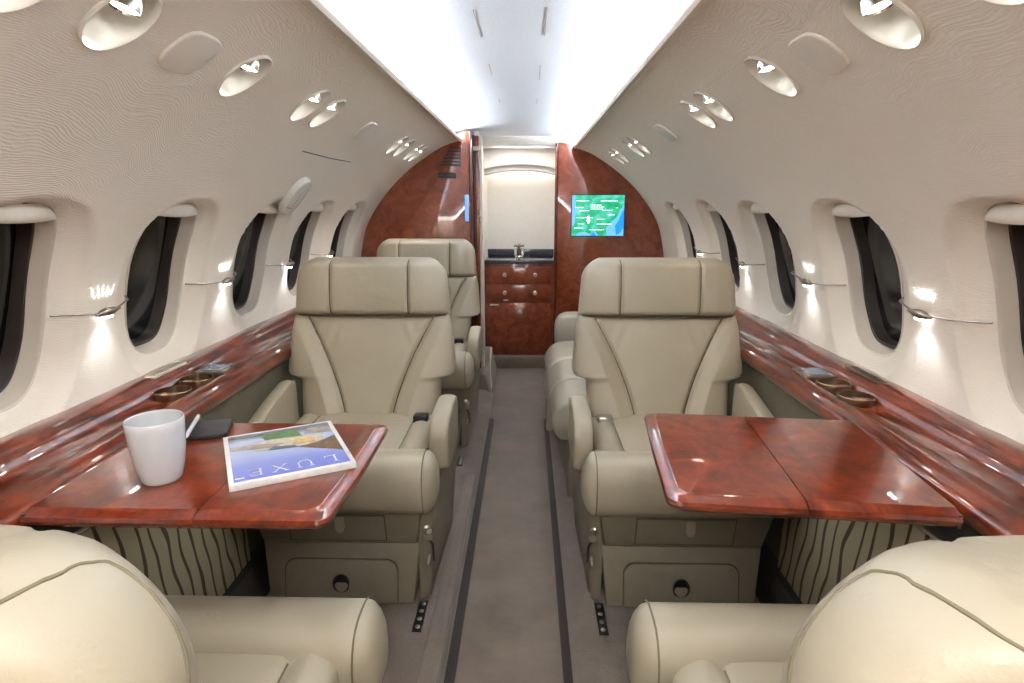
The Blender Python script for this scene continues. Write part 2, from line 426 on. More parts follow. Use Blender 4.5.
# ------------------------------------------------------------------ little wall lamps on wires
def wall_lamp(side, i, ly):
    sn = 'left' if side < 0 else 'right'
    wins = WIN[side]
    ns = ['nearest', 'second', 'third', 'farthest']
    lab = 'small pewter wall light on a wire arm, %s of those on the %s wall' % (ns[i], sn)
    x, z = prof(S_LAMP)
    t = thing('wall_light', lab, 'wall light', (side*x, ly, z), group='wire wall lights between the windows')
    far = wins[i+1]-WA*1.09; near = wins[i]+WA*1.09
    mb = MB()
    P = lambda y, ds, d: WP(side, y, S_LAMP+ds, d)
    pts = [P(near, .004, SD-.006), P(near+.05, .004, -.003), P(ly-.035, .001, -.010), P(ly, 0, -.014), P(ly+.04, .006, -.011), P(far-.02, .009, .006), P(far, .010, SD-.006)]
    mb.tube(pts, .0022, 8); obj('wire_arm', mb, M['pewter'], t)
    mb = MB()
    ypos = [-.036, -.026, -.012, .0, .014, .028, .040]; rad = [.0025, .005, .0085, .010, .0085, .005, .0025]
    mb.tube([P(ly+a, .001+.05*a, -.013) for a in ypos], rad, 12); obj('lamp_body', mb, M['pewter'], t)
    mb = MB(); mb.tube([P(ly-.012, -.0085, -.0135), P(ly+.012, -.0085, -.0135)], .0040, 10); obj('lens', mb, M['led'], t)
    def spot(name, at, ax, e, size, blend, soft):
        l = bpy.data.lights.new(name, 'SPOT'); l.energy = e; l.color = (.86, .91, 1); l.spot_size = radians(size); l.spot_blend = blend; l.shadow_soft_size = soft
        lo = bpy.data.objects.new(name, l); C.objects.link(lo); lo.location = at
        lo.rotation_euler = Vector(ax).to_track_quat('-Z', 'Y').to_euler()
    nx, nz = nrm(S_LAMP)
    spot('wash_beam', Vector(P(ly, -.018, -.026)), (side*.30, 0, -1), .45, 105, 1, .010)
    if i < 2:
        tx, tz = -nz, nx                       # up along the wall
        for k, ang in enumerate((-26, -13, -2, 10, 23)):
            a = radians(ang); u = Vector((side*tx*cos(a), sin(a), tz*cos(a)))
            u = (u+Vector((side*nx, 0, nz))*.05).normalized()
            spot('fan_beam', Vector(P(ly+.008*k-.016, .012, -.0022)), u, 4.0, 6.0, 1, .0006)
for sd in (-1, 1):
    for i, ly in enumerate(LMP[sd]): wall_lamp(sd, i, ly)

# ------------------------------------------------------------------ ceiling, coves
YC = 3.84
def ceil_z(x): return 1.500-.10*x*x-.5*max(0, abs(x)-.34)**2
mb = MB(); rows = []
for y in [YB, 0, .5, 1, 1.5, 2, 2.5, 3, 3.4, YC]:
    rows.append([(x/100, y, ceil_z(x/100)) for x in range(-50, 51, 2)])
mb.loft(rows, closed=False); struct(obj('ceiling', mb, M['ceiling']), 'pale blue-white cabin ceiling lit by hidden coves')
for sd in (-1, 1):     # return of the cove behind the lip
    mb = MB(); mb.loft([[(sd*.50, y, ceil_z(.5)), (sd*.515, y, 1.40), (sd*.46, y, 1.372)] for y in (YB, YC)], closed=False)
    struct(obj('trim_2' if sd < 0 else 'trim_3', mb, M['white']))
    ye = YE[sd]
    mb = MB()
    lip = [(.330, 1.424), (.318, 1.422), (.313, 1.430), (.315, 1.438), (.322, 1.441), (.335, 1.434)]
    mb.prism([(sd*a, b) for a, b in lip], 'y', YB, ye); struct(obj('trim_4' if sd < 0 else 'trim_5', mb, M['cream']), 'rounded cream lip along the cove')
    mb = MB(); mb.box(*sorted((sd*.365, sd*.400)), YB+.05, ye-.03, 1.428, 1.436)
    tag(obj('cove_light', mb, M['cove']), 'white strip light hidden in the %s ceiling cove' % ('left' if sd < 0 else 'right'), 'strip light')
# creases in the ceiling
for k, (xa, ya, yb) in enumerate([(-.079, 1.39, 1.60), (.077, 1.38, 1.59), (-.077, 1.90, 2.05), (.075, 1.92, 2.13), (.075, 2.5, 2.62), (-.075, 2.5, 2.58)]):
    mb = MB(); mb.tube([(xa, ya, ceil_z(xa)-.0003), (xa, yb, ceil_z(xa)-.0003)], .0012, 6)
    struct(obj('trim_%d' % (10+k), mb, M['pewter']), 'short joint line in the ceiling')

# ------------------------------------------------------------------ floor
mb = MB(); mb.box(-.262, .262, YB, 4.45, -.02, 0); struct(obj('floor', mb, M['carpet']), 'taupe carpet runner down the aisle')
for sd, ye in ((-1, 3.36), (1, 3.82)):
    a, b = (.127, .151) if sd < 0 else (.129, .151)
    mb = MB(); mb.prism([(sd*a, -.01), (sd*a, .004), (sd*(a+.004), .007), (sd*b, .012), (sd*b, -.01)], 'y', YB, 2.95)
    struct(obj('trim_6' if sd < 0 else 'trim_7', mb, M['stripe']), 'dark brown stripe along the %s aisle edge' % ('left' if sd < 0 else 'right'))
    mb = MB(); mb.prism([(sd*b, -.02), (sd*b, .014), (sd*(b+.012), .028), (sd*(b+.04), .044), (sd*(b+.07), .05), (sd*.92, .05), (sd*.92, -.02)], 'y', YB, ye)
    o = obj('floor', mb, M['carpet_side']); struct(o, 'raised %s side floor in taupe carpet' % ('left' if sd < 0 else 'right'))
# seat rail slots beside the seats
for sd, y0, y1, w in ((-1, 1.30, 1.42, 0), (1, 1.30, 1.42, 0), (-1, 2.28, 2.36, 1)):
    nm = ['left', 'right'][sd > 0]
    t = thing('seat_rail', 'black slotted seat rail end in the %s floor carpet' % ('far left' if w else nm), 'seat rail', (sd*.235, y0, .05))
    mb = MB(); mb.box(sd*.235-.012, sd*.235+.012, y0, y1, .049, .053); obj('track', mb, M['black'], t)
    for k in range(4):
        mb = MB(); yy = y0+.015+(y1-y0-.03)*k/3
        mb.lathe([(.0065, 0), (.0065, .002), (.004, .003)], (sd*.235, yy, .053), n=14); obj('stud', mb, M['steel'], t)
# carpet cover pad by the left aisle
mb = MB()
def rr(x0, x1, y0, y1, r, n=6):
    pts = []
    for cx, cy, a0 in ((x1-r, y1-r, 0), (x0+r, y1-r, 90), (x0+r, y0+r, 180), (x1-r, y0+r, 270)):
        for k in range(n+1):
            a = radians(a0+90*k/n); pts.append((cx+r*cos(a), cy+r*sin(a)))
    return pts
mb.prism(rr(-.203, -.158, .9, 2.19, .02), 'z', .030, .056)
tag(obj('carpet_mat', mb, M['carpet_side'], None, bevel=.004), 'raised taupe carpet strip beside the left aisle stripe', 'carpet strip')

# ------------------------------------------------------------------ lower side walls
for sd in (-1, 1):
    sn = 'left' if sd < 0 else 'right'; ye = YE[sd]
    mb = MB(); mb.loft([[(sd*x, y, z) for x, z in ((.76, .645), (.742, .60), (.735, .555), (.728, .40), (.722, .155), (.725, .05))] for y in (YB, 0, 1, 2, ye)], closed=False)
    struct(obj('wall_%s_lower' % sn, mb, M['olive']), 'olive leather lower side wall on the %s' % sn)
    mb = MB(); mb.prism([(sd*x, z) for x, z in ((.733, .550), (.722, .548), (.715, .40), (.708, .157), (.720, .155))], 'y', .42, 1.44)
    struct(obj('wall_%s_fabric' % sn, mb, M['fabric'], None, bevel=.003), 'cream lower wall panel with wavy dark stripes under the %s table' % sn)
    mb = MB(); mb.prism([(sd*x, z) for x, z in ((.742, .640), (.730, .640), (.722, .562), (.736, .562))], 'y', .55, 1.235)
    struct(obj('wall_%s_pocket' % sn, mb, M['dark']), 'dark pocket below the %s ledge' % sn)
    mb = MB(); mb.tube([(sd*.720, .55, .556), (sd*.720, 1.235, .556)], .0035, 8); struct(obj('trim_8' if sd < 0 else 'trim_9', mb, M['steel']))
    mb = MB(); mb.prism([(sd*x, z) for x, z in ((.725, .158), (.706, .158), (.690, .10), (.672, .05), (.725, .05))], 'y', YB, 2.05)
    o = obj('baseboard_%s' % sn, mb, M['dark']); struct(o)
    mb = MB(); mb.prism([(sd*x, z) for x, z in ((.700, .145), (.6985, .1455), (.6865, .098), (.688, .097))], 'y', 1.0, 1.42)
    struct(obj('baseboard_%s_inset' % sn, mb, M['kick']))

# ------------------------------------------------------------------ wood ledges
LEDGE = [(.905, .60), (.905, .690), (.880, .694), (.862, .692), (.850, .686), (.846, .679), (.838, .6775), (.832, .674), (.829, .666),
         (.815, .6585), (.795, .656), (.775, .6575), (.760, .663), (.752, .666), (.744, .666), (.737, .662), (.731, .659), (.720, .658), (.712, .656),
         (.706, .650), (.704, .640), (.707, .628), (.715, .618), (.740, .612), (.77, .60)]
for sd in (-1, 1):
    sn = 'left' if sd < 0 else 'right'; ye = YE[sd]
    t = thing('side_ledge', 'long glossy red-brown wood ledge under the %s windows' % sn, 'ledge', (sd*.8, 1.4, .66))
    mb = MB(); mb.prism([(sd*a, b) for a, b in LEDGE], 'y', YB, ye); obj('ledge_rail', mb, M['wood'], t, sharp=50)
    # joint where the near cover starts
    mb = MB(); mb.loft([[(sd*(a-.0008 if i > 8 else a), y, b+.0006) for i, (a, b) in enumerate(LEDGE[1:22])] for y in (.742, .745)], closed=False)
    obj('joint', mb, M['dark'], t)
    for k, cy in enumerate((1.325, 1.428)):
        c = (sd*.790, cy, .648)
        mb = MB(); mb.lathe([(.037, .0), (.0395, .004), (.0395, .0255), (.0385, .0265), (.037, .0255), (.0365, .008), (.036, .0075)], c, n=40, caps=(True, False))
        h = obj('cup_holder', mb, M['bronze'], t)
        mb = MB(); mb.lathe([(.0362, .0095), (.0001, .0092)], c, n=40, caps=(False, False)); q = obj('well', mb, M['black'], h)
    # control display
    mb = MB(); mb.box(*sorted((sd*.750, sd*.835)), 1.49, 1.575, .655, .671); d = obj('control_display', mb, M['pewter'], t, bevel=.004)
    mb = MB(); mb.box(*sorted((sd*.766, sd*.820)), 1.500, 1.565, .6708, .6722); obj('screen', mb, M['lcd'], d)
    # vent grille in the moulding
    mb = MB(); mb.box(*sorted((sd*.852, sd*.878)), 1.36, 1.50, .690, .6965); g = obj('vent_grille', mb, M['label' if sd < 0 else 'bronze'], t, bevel=.001)
    for k in range(12):
        mb = MB(); yy = 1.368+.0108*k; mb.box(*sorted((sd*.855, sd*.875)), yy, yy+.004, .6963, .6972); obj('slot', mb, M['gasket'], g)

# ------------------------------------------------------------------ tables
def table(side):
    sn = 'left' if side < 0 else 'right'
    if side < 0: loc, rz, L, D, lab = (-.700, .974, .655), 0, .456, .395, 'glossy burl wood table folded out on the left, mug and magazine on it'
    else: loc, rz, L, D, lab = (.694, 1.012, .655), radians(-5.5), .421, .41, 'glossy burl wood table folded out on the right, bare top'
    t = thing('folding_table', lab, 'table', loc, rz, 'burl tables'); t['_loc'] = (0, 0, 0)
    sg = -side                                    # local +x toward the aisle for left
    fold = .254 if side < 0 else .213
    def outline(x0, x1, inset, round_in):
        pts = []; y0, y1 = -D/2+inset, D/2-inset
        if round_in:
            x1 -= inset; r0, r1 = .022, .026
            pts += [(x0, y0)]
            # aisle end leans in toward the near corner and has rounded corners
            xn = x1-(.004 if side < 0 else .0)
            for k in range(9):
                a = radians(-90+90*k/8); pts.append((xn-r0+r0*cos(a), y0+r0+r0*sin(a)))
            pts.append((x1+.002, 0))
            for k in range(9):
                a = radians(90*k/8); pts.append((x1-r1+r1*cos(a), y1-r1+r1*sin(a)))
            pts += [(x0, y1)]
        else: pts = [(x0, y0), (x1, y0), (x1, y1), (x0, y1)]
        return [(sg*p, q) for p, q in pts]
    for nm, x0, x1, ri in (('fixed_leaf', .0, fold-.0008, False), ('folding_leaf', fold+.0008, L, True)):
        mb = MB(); rings = []
        for ins, z in ((.030, -.024), (.012, -.022), (.002, -.014), (.0, -.008), (.002, -.002), (.012, .002), (.019, .0035), (.021, .005)):
            rings.append([(p, q, z) for p, q in outline(x0, x1, ins, ri)])
        mb.loft(rings); obj(nm, mb, M['wood_table'], t, world=False, sharp=30)
    mb = MB(); mb.box(*sorted((sg*-.001, sg*.004)), -D/2+.004, D/2-.004, -.02, .001); obj('hinge_strip', mb, M['dark'], t, world=False)
    mb = MB(); mb.box(*sorted((sg*.002, sg*.05)), -.12, .12, -.055, -.024); obj('support_bracket', mb, M['dark'], t, world=False, bevel=.004)
    return t
table(-1); table(1)
TZ = .660

# mug
t = thing('mug', 'white tapered ceramic mug on the left table', 'mug', (-.557, .893, TZ))
mb = MB(); mb.lathe([(.026, 0), (.028, .001), (.031, .006), (.0365, .03), (.0405, .06), (.0425, .09), (.0425, .1045), (.0415, .1058), (.0402, .1045), (.0395, .085), (.036, .05), (.031, .018), (.024, .010)], (-.557, .893, TZ), n=48)
obj('body', mb, M['mug'], t)
mb = MB(); hp = []
for k in range(13):
    a = radians(-80+160*k/12); q = .036+.024*cos(a); hp.append((-.557-.54*q, .893+.84*q, TZ+.052+.028*sin(a)))
mb.tube(hp, .0050, 10); obj('handle', mb, M['mug'], t)
# black folio and pen
def placed(mb, loc, rz): return mb.xf(Matrix.Translation(loc) @ Matrix.Rotation(rz, 4, 'Z'))
mb = MB(); mb.prism(rr(-.055, .055, -.045, .045, .008), 'z', 0, .009); placed(mb, (-.605, 1.098, TZ), radians(18))
tag(obj('folio', mb, M['leather_black'], None, bevel=.002), 'black leather folio lying behind the mug', 'folio')
mb = MB(); p0, p1 = Vector((-.598, 1.035, TZ+.014)), Vector((-.634, 1.150, TZ+.0155))
tp = thing('pen', 'white pen lying across the black folio', 'pen', p0)
mb.tube([p0+(p1-p0)*k for k in (.0, .04, .1, .8)], [.0015, .0035, .0045, .0045], 12); obj('barrel', mb, M['mug'], tp)
mb = MB(); mb.tube([p0+(p1-p0)*k for k in (.8, .97, 1)], [.0049, .0049, .003], 12); obj('cap', mb, M['mug'], tp)

# magazine: corners taken on the table
mc = Vector((-.392, .995, TZ)); mrz = math.atan2(.940-.845, -.246+.420)
W2, H2 = .099, .113            # half width (along near edge) / half depth
t = thing('magazine', 'glossy magazine with a blue poolside cover, upside down on left table', 'magazine', mc, mrz); t['_loc'] = (0, 0, 0)
mb = MB(); mb.box(-W2, W2, -H2, H2, 0, .011); obj('page_block', mb, M['paper'], t, world=False, bevel=.0012)
def cover_mat():
    m, nt, b = new_mat('magazine_cover')
    tc = N(nt, 'ShaderNodeTexCoord'); sx = N(nt, 'ShaderNodeSeparateXYZ'); nt.links.new(tc.outputs['Object'], sx.inputs[0])
    nz = N(nt, 'ShaderNodeTexNoise', i_Scale=24.0, i_Detail=4.0); nt.links.new(tc.outputs['Object'], nz.inputs['Vector'])
    ad = N(nt, 'ShaderNodeMath', operation='MULTIPLY_ADD'); ad.inputs[1].default_value = .02
    nt.links.new(nz.outputs['Fac'], ad.inputs[0]); nt.links.new(sx.outputs['Y'], ad.inputs[2])
    mr = N(nt, 'ShaderNodeMapRange'); mr.inputs['From Min'].default_value = -H2+.01; mr.inputs['From Max'].default_value = H2+.01
    nt.links.new(ad.outputs[0], mr.inputs['Value'])
    rp = N(nt, 'ShaderNodeValToRGB'); e = rp.color_ramp.elements
    e[0].position = 0; e[0].color = srgb(112, 118, 192); e[1].position = 1; e[1].color = srgb(150, 150, 165)
    for p, c in ((.30, srgb(135, 146, 206)), (.50, srgb(176, 186, 220)), (.80, srgb(186, 196, 222)), (.9, srgb(120, 122, 128))):
        k = e.new(p); k.color = c
    nt.links.new(mr.outputs[0], rp.inputs['Fac']); nt.links.new(rp.outputs['Color'], b.inputs['Base Color'])
    b.inputs['Roughness'].default_value = .18
    return m
M['cover'] = cover_mat()
M['cover_white'] = plain('cover_white', srgb(232, 232, 238), .3)
mb = MB(); mb.box(-W2+.008, W2-.008, -H2+.009, H2-.008, .0108, .0114); cv = obj('cover_picture', mb, M['cover'], t, world=False)
pc = {k: plain('cover_'+k, srgb(*v), .3, noise=.25, nscale=90) for k, v in dict(lawn=(88, 122, 76), house=(196, 186, 168), glow=(196, 162, 108), brown=(108, 84, 64), stone=(150, 140, 130), slate=(92, 96, 104)).items()}
def patch(nm, poly, m, z=.0117):
    mb = MB(); mb.prism(poly, 'z', z-.0004, z); obj(nm, mb, m, t, world=False)
patch('house_wall', [(-.05, .012), (.06, .002), (.075, .045), (.0, .062), (-.05, .05)], pc['house'])
patch('lit_window', [(.015, .018), (.052, .014), (.056, .036), (.02, .04)], pc['glow'], .0120)
patch('roof', [(.02, .0), (.09, -.05), (.09, .03), (.062, .012)], pc['brown'])
patch('lawn', [(-.03, .06), (.035, .052), (.03, .088), (-.01, .092), (-.035, .082)], pc['lawn'], .0120)
patch('terrace', [(-.088, .03), (-.02, .018), (.0, .03), (-.05, .045), (-.09, .048)], pc['stone'], .0120)
patch('shadow', [(-.03, .006), (.02, .0), (.016, .012), (-.02, .02)], pc['slate'], .0121)
patch('foreground', [(-.09, .092), (-.05, .086), (-.03, .096), (-.09, .104)], pc['slate'], .0121)
patch('terrace_edge', [(.04, .062), (.088, .05), (.088, .08), (.05, .088)], pc['stone'], .0120)
# upside-down masthead L U X E in thin strokes (read from the far side)
def stroke(mb, p, q, w):
    p, q = Vector(p), Vector(q); d = (q-p).normalized(); n_ = Vector((-d.y, d.x))*w/2
    mb.prism([tuple(p+n_), tuple(p-n_), tuple(q-n_), tuple(q+n_)], 'z', .0116, .0121)
hh, wd = .026, .020
def glyph(ch, ox):
    mb = MB(); th, tn = .0028, .0014
    L_ = lambda a, b, w: stroke(mb, (ox+a[0], a[1]), (ox+b[0], b[1]), w)
    if ch == 'L': L_((0, 0), (0, hh), th); L_((-.003, 0), (wd*.8, 0), tn); L_((wd*.8, 0), (wd*.8, .007), tn); L_((-.004, hh), (.004, hh), tn)
    if ch == 'U':
        pts = [(0, hh), (0, .009)]+[(wd/2-wd/2*cos(radians(180*k/8)), .009-.009*sin(radians(180*k/8))) for k in range(1, 8)]+[(wd, .009), (wd, hh)]
        for a, b in zip(pts, pts[1:]): L_(a, b, th if a[0] == b[0] == 0 else tn+.0006)
        L_((-.004, hh), (.004, hh), tn); L_((wd-.004, hh), (wd+.004, hh), tn)
    if ch == 'X':
        L_((0, hh), (wd, 0), th); L_((wd, hh), (0, 0), tn)
        for x in (0, wd):
            for y in (0, hh): L_((x-.004, y), (x+.004, y), tn)
    if ch == 'E':
        L_((0, 0), (0, hh), th); L_((-.003, 0), (wd*.8, 0), tn); L_((-.003, hh), (wd*.8, hh), tn); L_((0, hh/2), (wd*.6, hh/2), tn)
        L_((wd*.8, 0), (wd*.8, .006), tn); L_((wd*.8, hh), (wd*.8, hh-.006), tn)
    # rotate by 180 degrees: letters run from right to left as seen from the near side
    for i, v in enumerate(mb.v): mb.v[i] = (-v[0], -v[1], v[2])
    return mb
for ch, px in zip('LUXE', (-.070, -.030, .010, .050)):
    mb = glyph(ch, px)
    for i, v in enumerate(mb.v): mb.v[i] = (v[0], v[1]-H2+.046, v[2])
    obj('title_letter', mb, M['cover_white'], t, world=False)
mb = MB(); mb.box(-W2+.010, -W2+.024, -H2+.018, -H2+.022, .0115, .0119); obj('small_print', mb, M['cover_white'], t, world=False)
mb = MB()
for k in range(5): mb.box(.055+.006*k, .0595+.006*k, H2-.013, H2-.0105, .0115, .0119)
obj('small_print', mb, M['slate'] if 'slate' in M else pc['slate'], t, world=False)

# ------------------------------------------------------------------ seats
def pillow(mb, rows, fmap, p=4.0, nf=150, nb=24, fd=None, bd=None):
    """rows: (r, w, c, half_depth); front is -depth. fmap(x, depth, r)->xyz"""
    rings = []
    for r, w, c, h in rows:
        ring = []
        for i in range(nf+1):
            u = -1+2*i/nf; u = .55*u+.45*sin(pi/2*u)
            x = w*u; k = max(0, 1-abs(u)**p)**(1/p)
            dd = c-h*k
            if fd: dd += fd(x, r, w)*k
            ring.append(fmap(x, dd, r))
        for i in range(1, nb):
            u = 1-2*i/nb; u = .4*u+.6*sin(pi/2*u)
            k = max(0, 1-abs(u)**p)**(1/p); dd = c+h*k
            if bd: dd += bd(w*u, r, w)*k
            ring.append(fmap(w*u, dd, r))
        rings.append(ring)
    mb.loft(rings); return mb
def lin(a, b, t): return a+(b-a)*t
def interp(tab, z):
    if z <= tab[0][0]: return tab[0][1]
    for (a, va), (b, vb) in zip(tab, tab[1:]):
        if z <= b: return lin(va, vb, (z-a)/(b-a))
    return tab[-1][1]
def edge(z, z0, z1, r):
    t = 1
    if z < z0+r: t = sqrt(max(0, 1-((z0+r-z)/r)**2))
    elif z > z1-r: t = sqrt(max(0, 1-((z-z1+r)/r)**2))
    return t
def rows_z(z0, z1, n, r):
    zs = [z0+r*(1-cos(pi/2*k/5)) for k in range(5)]
    zs += [lin(z0+r, z1-r, k/n) for k in range(n+1)]
    zs += [z1-r+r*sin(pi/2*k/5) for k in range(1, 6)]
    return zs
def lerp_pts(P, n): return catmull(P, n)

def make_seat(label, loc, rotz, aisle, lean=.0, near=False, group=None):
    t = thing('cabin_seat', label, 'seat', loc, rotz, group); t['_loc'] = (0, 0, 0)
    LE, SH = M['leather'], M['shell']; G = -.05        # z given relative to aisle floor, floor top = .05
    O = lambda nm, mb, m, par=t, **k: obj(nm, mb, m, par, world=False, **k)
    tilt = .26+lean                                     # recline per metre
    yb0 = .118 if near else .145
    HD = -.058 if near else 0
    fy = lambda z: yb0+tilt*(z-.45)
    # ---- backrest
    WT = [(.38, .205), (.45, .216), (.558, .222), (.566, .232), (.574, .262), (.588, .266), (.62, .264), (.68, .258), (.72, .254), (.757, .246)]
    xs = lambda z: .068+.130*max(0, min(1, (z-.40)/.35))**1.55
    def fdb(x, z, w):
        s_ = xs(z); ax = abs(x); g = .011*math.exp(-((ax-s_)/.0065)**2)
        bol = -.020*max(0, min(1, (ax-s_)/.05)) if ax > s_ else .004*(1-(ax/s_)**2)*-1
        fold = .0022*sin(ax*150+z*60)*max(0, 1-abs(z-.70)/.07)*max(0, 1-abs(ax-.13)/.06)
        return g+bol+fold
    zs = sorted(set([round(v, 4) for v in rows_z(.38, .758+HD, 50, .015)]+[.554, .560, .565, .569, .573, .577, .582, .588]))
    rows = []
    for z in zs:
        e = edge(z, .38, .758+HD, .015); rows.append((z+G, interp(WT, z)*(.985+.015*e), fy(z)+.062, .062*max(e, .12)))
    mb = MB(); pillow(mb, rows, lambda x, d, z: (x, d, z), 4.2, fd=lambda x, z, w: fdb(x, z-G, w)); O('backrest', mb, LE, sharp=70)
    def front_back(x, z):
        w = interp(WT, z); u = min(.999, abs(x)/w); k = (1-u**4.2)**(1/4.2); return fy(z)+.062-.062*k+fdb(x, z, w)*k
    for sg in (-1, 1):
        mb = MB(); mb.tube([(sg*xs(z), front_back(sg*xs(z), z)-.0012, z+G) for z in [.41+.0085*k for k in range(41 if not near else 36)]], .0019, 6); O('seam', mb, M['seam'])
    # ---- headrest
    def hw(z):
        z = z-HD; q = (z-.760)/.178; w = lin(.248, .233, max(0, min(1, q)))
        c0, cw = (.818, .125) if near else (.868, .085)
        if z > c0: k = (z-c0)/(.938-c0); w -= cw*(1-sqrt(max(0, 1-k*k*.995)))
        return w
    hz0, hz1 = .753+HD, .932+HD
    hy = lambda z: fy(z)-.016+(-.018*(z-hz0)/.18)
    def fdh(x, z, w):
        g = .010*math.exp(-((abs(x)-.122)/.0055)**2)
        pad = -.010*(1-min(1, abs(z-HD-.85)/.09)**2)
        return g+pad-.006*max(0, min(1, (abs(x)-.122)/.05))
    rows = []
    for z in rows_z(hz0, hz1, 30, .022):
        e = edge(z, hz0, hz1, .022); rows.append((z+G, hw(z), hy(z)+.070, .070*max(e, .10)))
    mb = MB(); pillow(mb, rows, lambda x, d, z: (x, d, z), 3.2, fd=lambda x, z, w: fdh(x, z-G, w)); O('headrest', mb, LE, sharp=70); head_mb = mb
    def front_head(x, z):
        w = hw(z); u = min(.999, abs(x)/w); k = (1-u**3.2)**(1/3.2); e = edge(z, hz0, hz1, .022); return hy(z)+.070-.070*max(e, .1)*k+fdh(x, z, w)*k
    for sg in (-1, 1):
        mb = MB(); mb.tube([(sg*.122, front_head(.122, z)-.001, z+G) for z in [hz0+.008+(.0075 if near else .0083)*k for k in range(21)]], .0018, 6); O('seam', mb, M['seam'])
    mb = MB(); mb.tube([(x, fy(.760)-.004+.030*(abs(x)/.235)**5, .7555+HD+G) for x in [-.235+.47*k/24 for k in range(25)]], .0032, 8); O('seam', mb, M['seam'])
    if near:     # stitched seam that shows on the back of the near headrests
        from mathutils.bvhtree import BVHTree
        bv = BVHTree.FromPolygons([Vector(p) for p in head_mb.v], head_mb.f)
        tab = [(-.02, .330, .75), (.05, .325, .80), (.11, .300, .835), (.158, .285, .86), (.180, .250, .872), (.200, .210, .880), (.216, .190, .876), (.228, .186, .856), (.238, .192, .82), (.242, .205, .77), (.244, .22, .72)]
        cat = catmull([(a_, b_) for a_, b_, c_ in tab], 6); cz_ = catmull([(c_, 0) for a_, b_, c_ in tab], 6)
        for off, rr_ in ((0, .0013), (.009, .0007)):
            pts = []
            for (x, y), (z, _) in zip(cat, cz_):
                hit = bv.find_nearest(Vector((aisle*(x-off*.6), y+off*.4, z+G-off*.5)))
                if hit[0] is not None:
                    dr = (hit[0]-Vector((0, .19, .78+G))).normalized(); pts.append(hit[0]+dr*.0004)
            mb = MB(); mb.tube(pts, rr_, 6); O('seam', mb, M['piping'])
    # ---- seat cushion and front roll
    def loft_x(x0, x1, sec, r, n=26, m=28, pw=2.6):
        mb = MB(); rings = []
        for x in rows_z(x0, x1, n, r):
            e = max(.08, edge(x, x0, x1, r)); cy, cz, hy_, hz_ = sec(x); ring = []
            for k in range(m):
                a = 2*pi*k/m; c, s_ = cos(a), sin(a)
                ring.append((x, cy+hy_*lin(.6, 1, e)*math.copysign(abs(c)**(2/pw), c)*e**.4, cz+G+hz_*lin(.55, 1, e)*math.copysign(abs(s_)**(2/pw), s_)*e**.4))
            rings.append(ring)
        return mb.loft(rings)
    mb = loft_x(-.272, .272, lambda x: (-.222, .414, .066, .078), .035); O('front_roll', mb, LE, sharp=70)
    for sg in (-1, 1):
        pts = [(sg*.240, -.222+.0675*math.copysign(abs(cos(a))**(2/2.6), cos(a)), .414+G+.0795*math.copysign(abs(sin(a))**(2/2.6), sin(a))) for a in [radians(-60+10*k) for k in range(31)]]
        mb = MB(); mb.tube(pts, .0016, 6); O('seam', mb, M['piping'])
    def fdc(x, y, w):
        g = .006*math.exp(-((abs(x)-.150)/.007)**2); return g-.010*max(0, min(1, (abs(x)-.15)/.03))
    rows = []
    for y in rows_z(-.20, .20, 22, .03):
        e = edge(y, -.20, .20, .03); rows.append((y, .222, -(.405+G), .055*max(.15, e)))
    mb = MB(); pillow(mb, rows, lambda x, d, y: (x, y, -d), 4, nf=90, fd=fdc); O('seat_cushion', mb, LE, sharp=70)
    for sg in (-1, 1):
        mb = MB(); mb.tube([(sg*.150, y, .405+G+.0505) for y in [-.15+.02*k for k in range(15)]], .0016, 6); O('seam', mb, M['piping'])
    # ---- armrests
    def arm_slab(xc, half, prof_, nm, rnd=.016):
        mb = MB(); rings = []
        cy = sum(p[0] for p in prof_)/len(prof_); cz = sum(p[1] for p in prof_)/len(prof_)
        cl = [p for p in catmull(prof_+[prof_[0]], 5)][:-1]
        for q in range(13):
            a = -pi/2+pi*q/12; xo = half*sin(a); ins = rnd*(1-max(0, cos(a))**.55)
            rings.append([(xc+xo, y+(cy-y)*ins/.11, z+G+(cz-z)*ins/.11) for y, z in cl])
        mb.loft(rings); return O(nm, mb, LE, sharp=70)
    if not near:
        arm = arm_slab(aisle*.258, .026, [(-.112, .40), (-.124, .46), (-.114, .508), (-.075, .535), (-.01, .544), (.08, .544), (.13, .52), (.13, .45), (.11, .40), (.0, .385), (-.08, .385)], 'aisle_armrest')
        # window-side armrest, slopes down to the wall
        mb = MB(); rings = []
        for y in rows_z(-.125, .16, 14, .03):
            e = max(.1, edge(y, -.125, .16, .03)); f = (y+.125)/.285
            ztop = lin(.505, .575, f**.7)
            sec = [(.222, .33), (.222, ztop-.02), (.228, ztop-.005), (.240, ztop), (.260, ztop-.004), (.278, ztop-.020), (.288, ztop-.055), (.290, ztop-.12), (.285, .34)]
            cx, cz = .25, .44
            rings.append([(-aisle*(cx+(x-cx)*lin(.8, 1, e)), y, G+cz+(z-cz)*lin(.7, 1, e)) for x, z in catmull(sec+[sec[0]], 4)[:-1]])
        mb.loft(rings); O('window_armrest', mb, LE, sharp=70)
    else:
        arm_slab(aisle*.250, .028, [(-.09, .40), (-.10, .44), (-.08, .468), (-.03, .478), (.08, .480), (.13, .47), (.13, .38), (.0, .37)], 'aisle_armrest', .018)
        arm_slab(-aisle*.250, .028, [(-.09, .40), (-.10, .44), (-.08, .468), (-.03, .478), (.08, .480), (.13, .47), (.13, .38), (.0, .37)], 'window_armrest', .018)
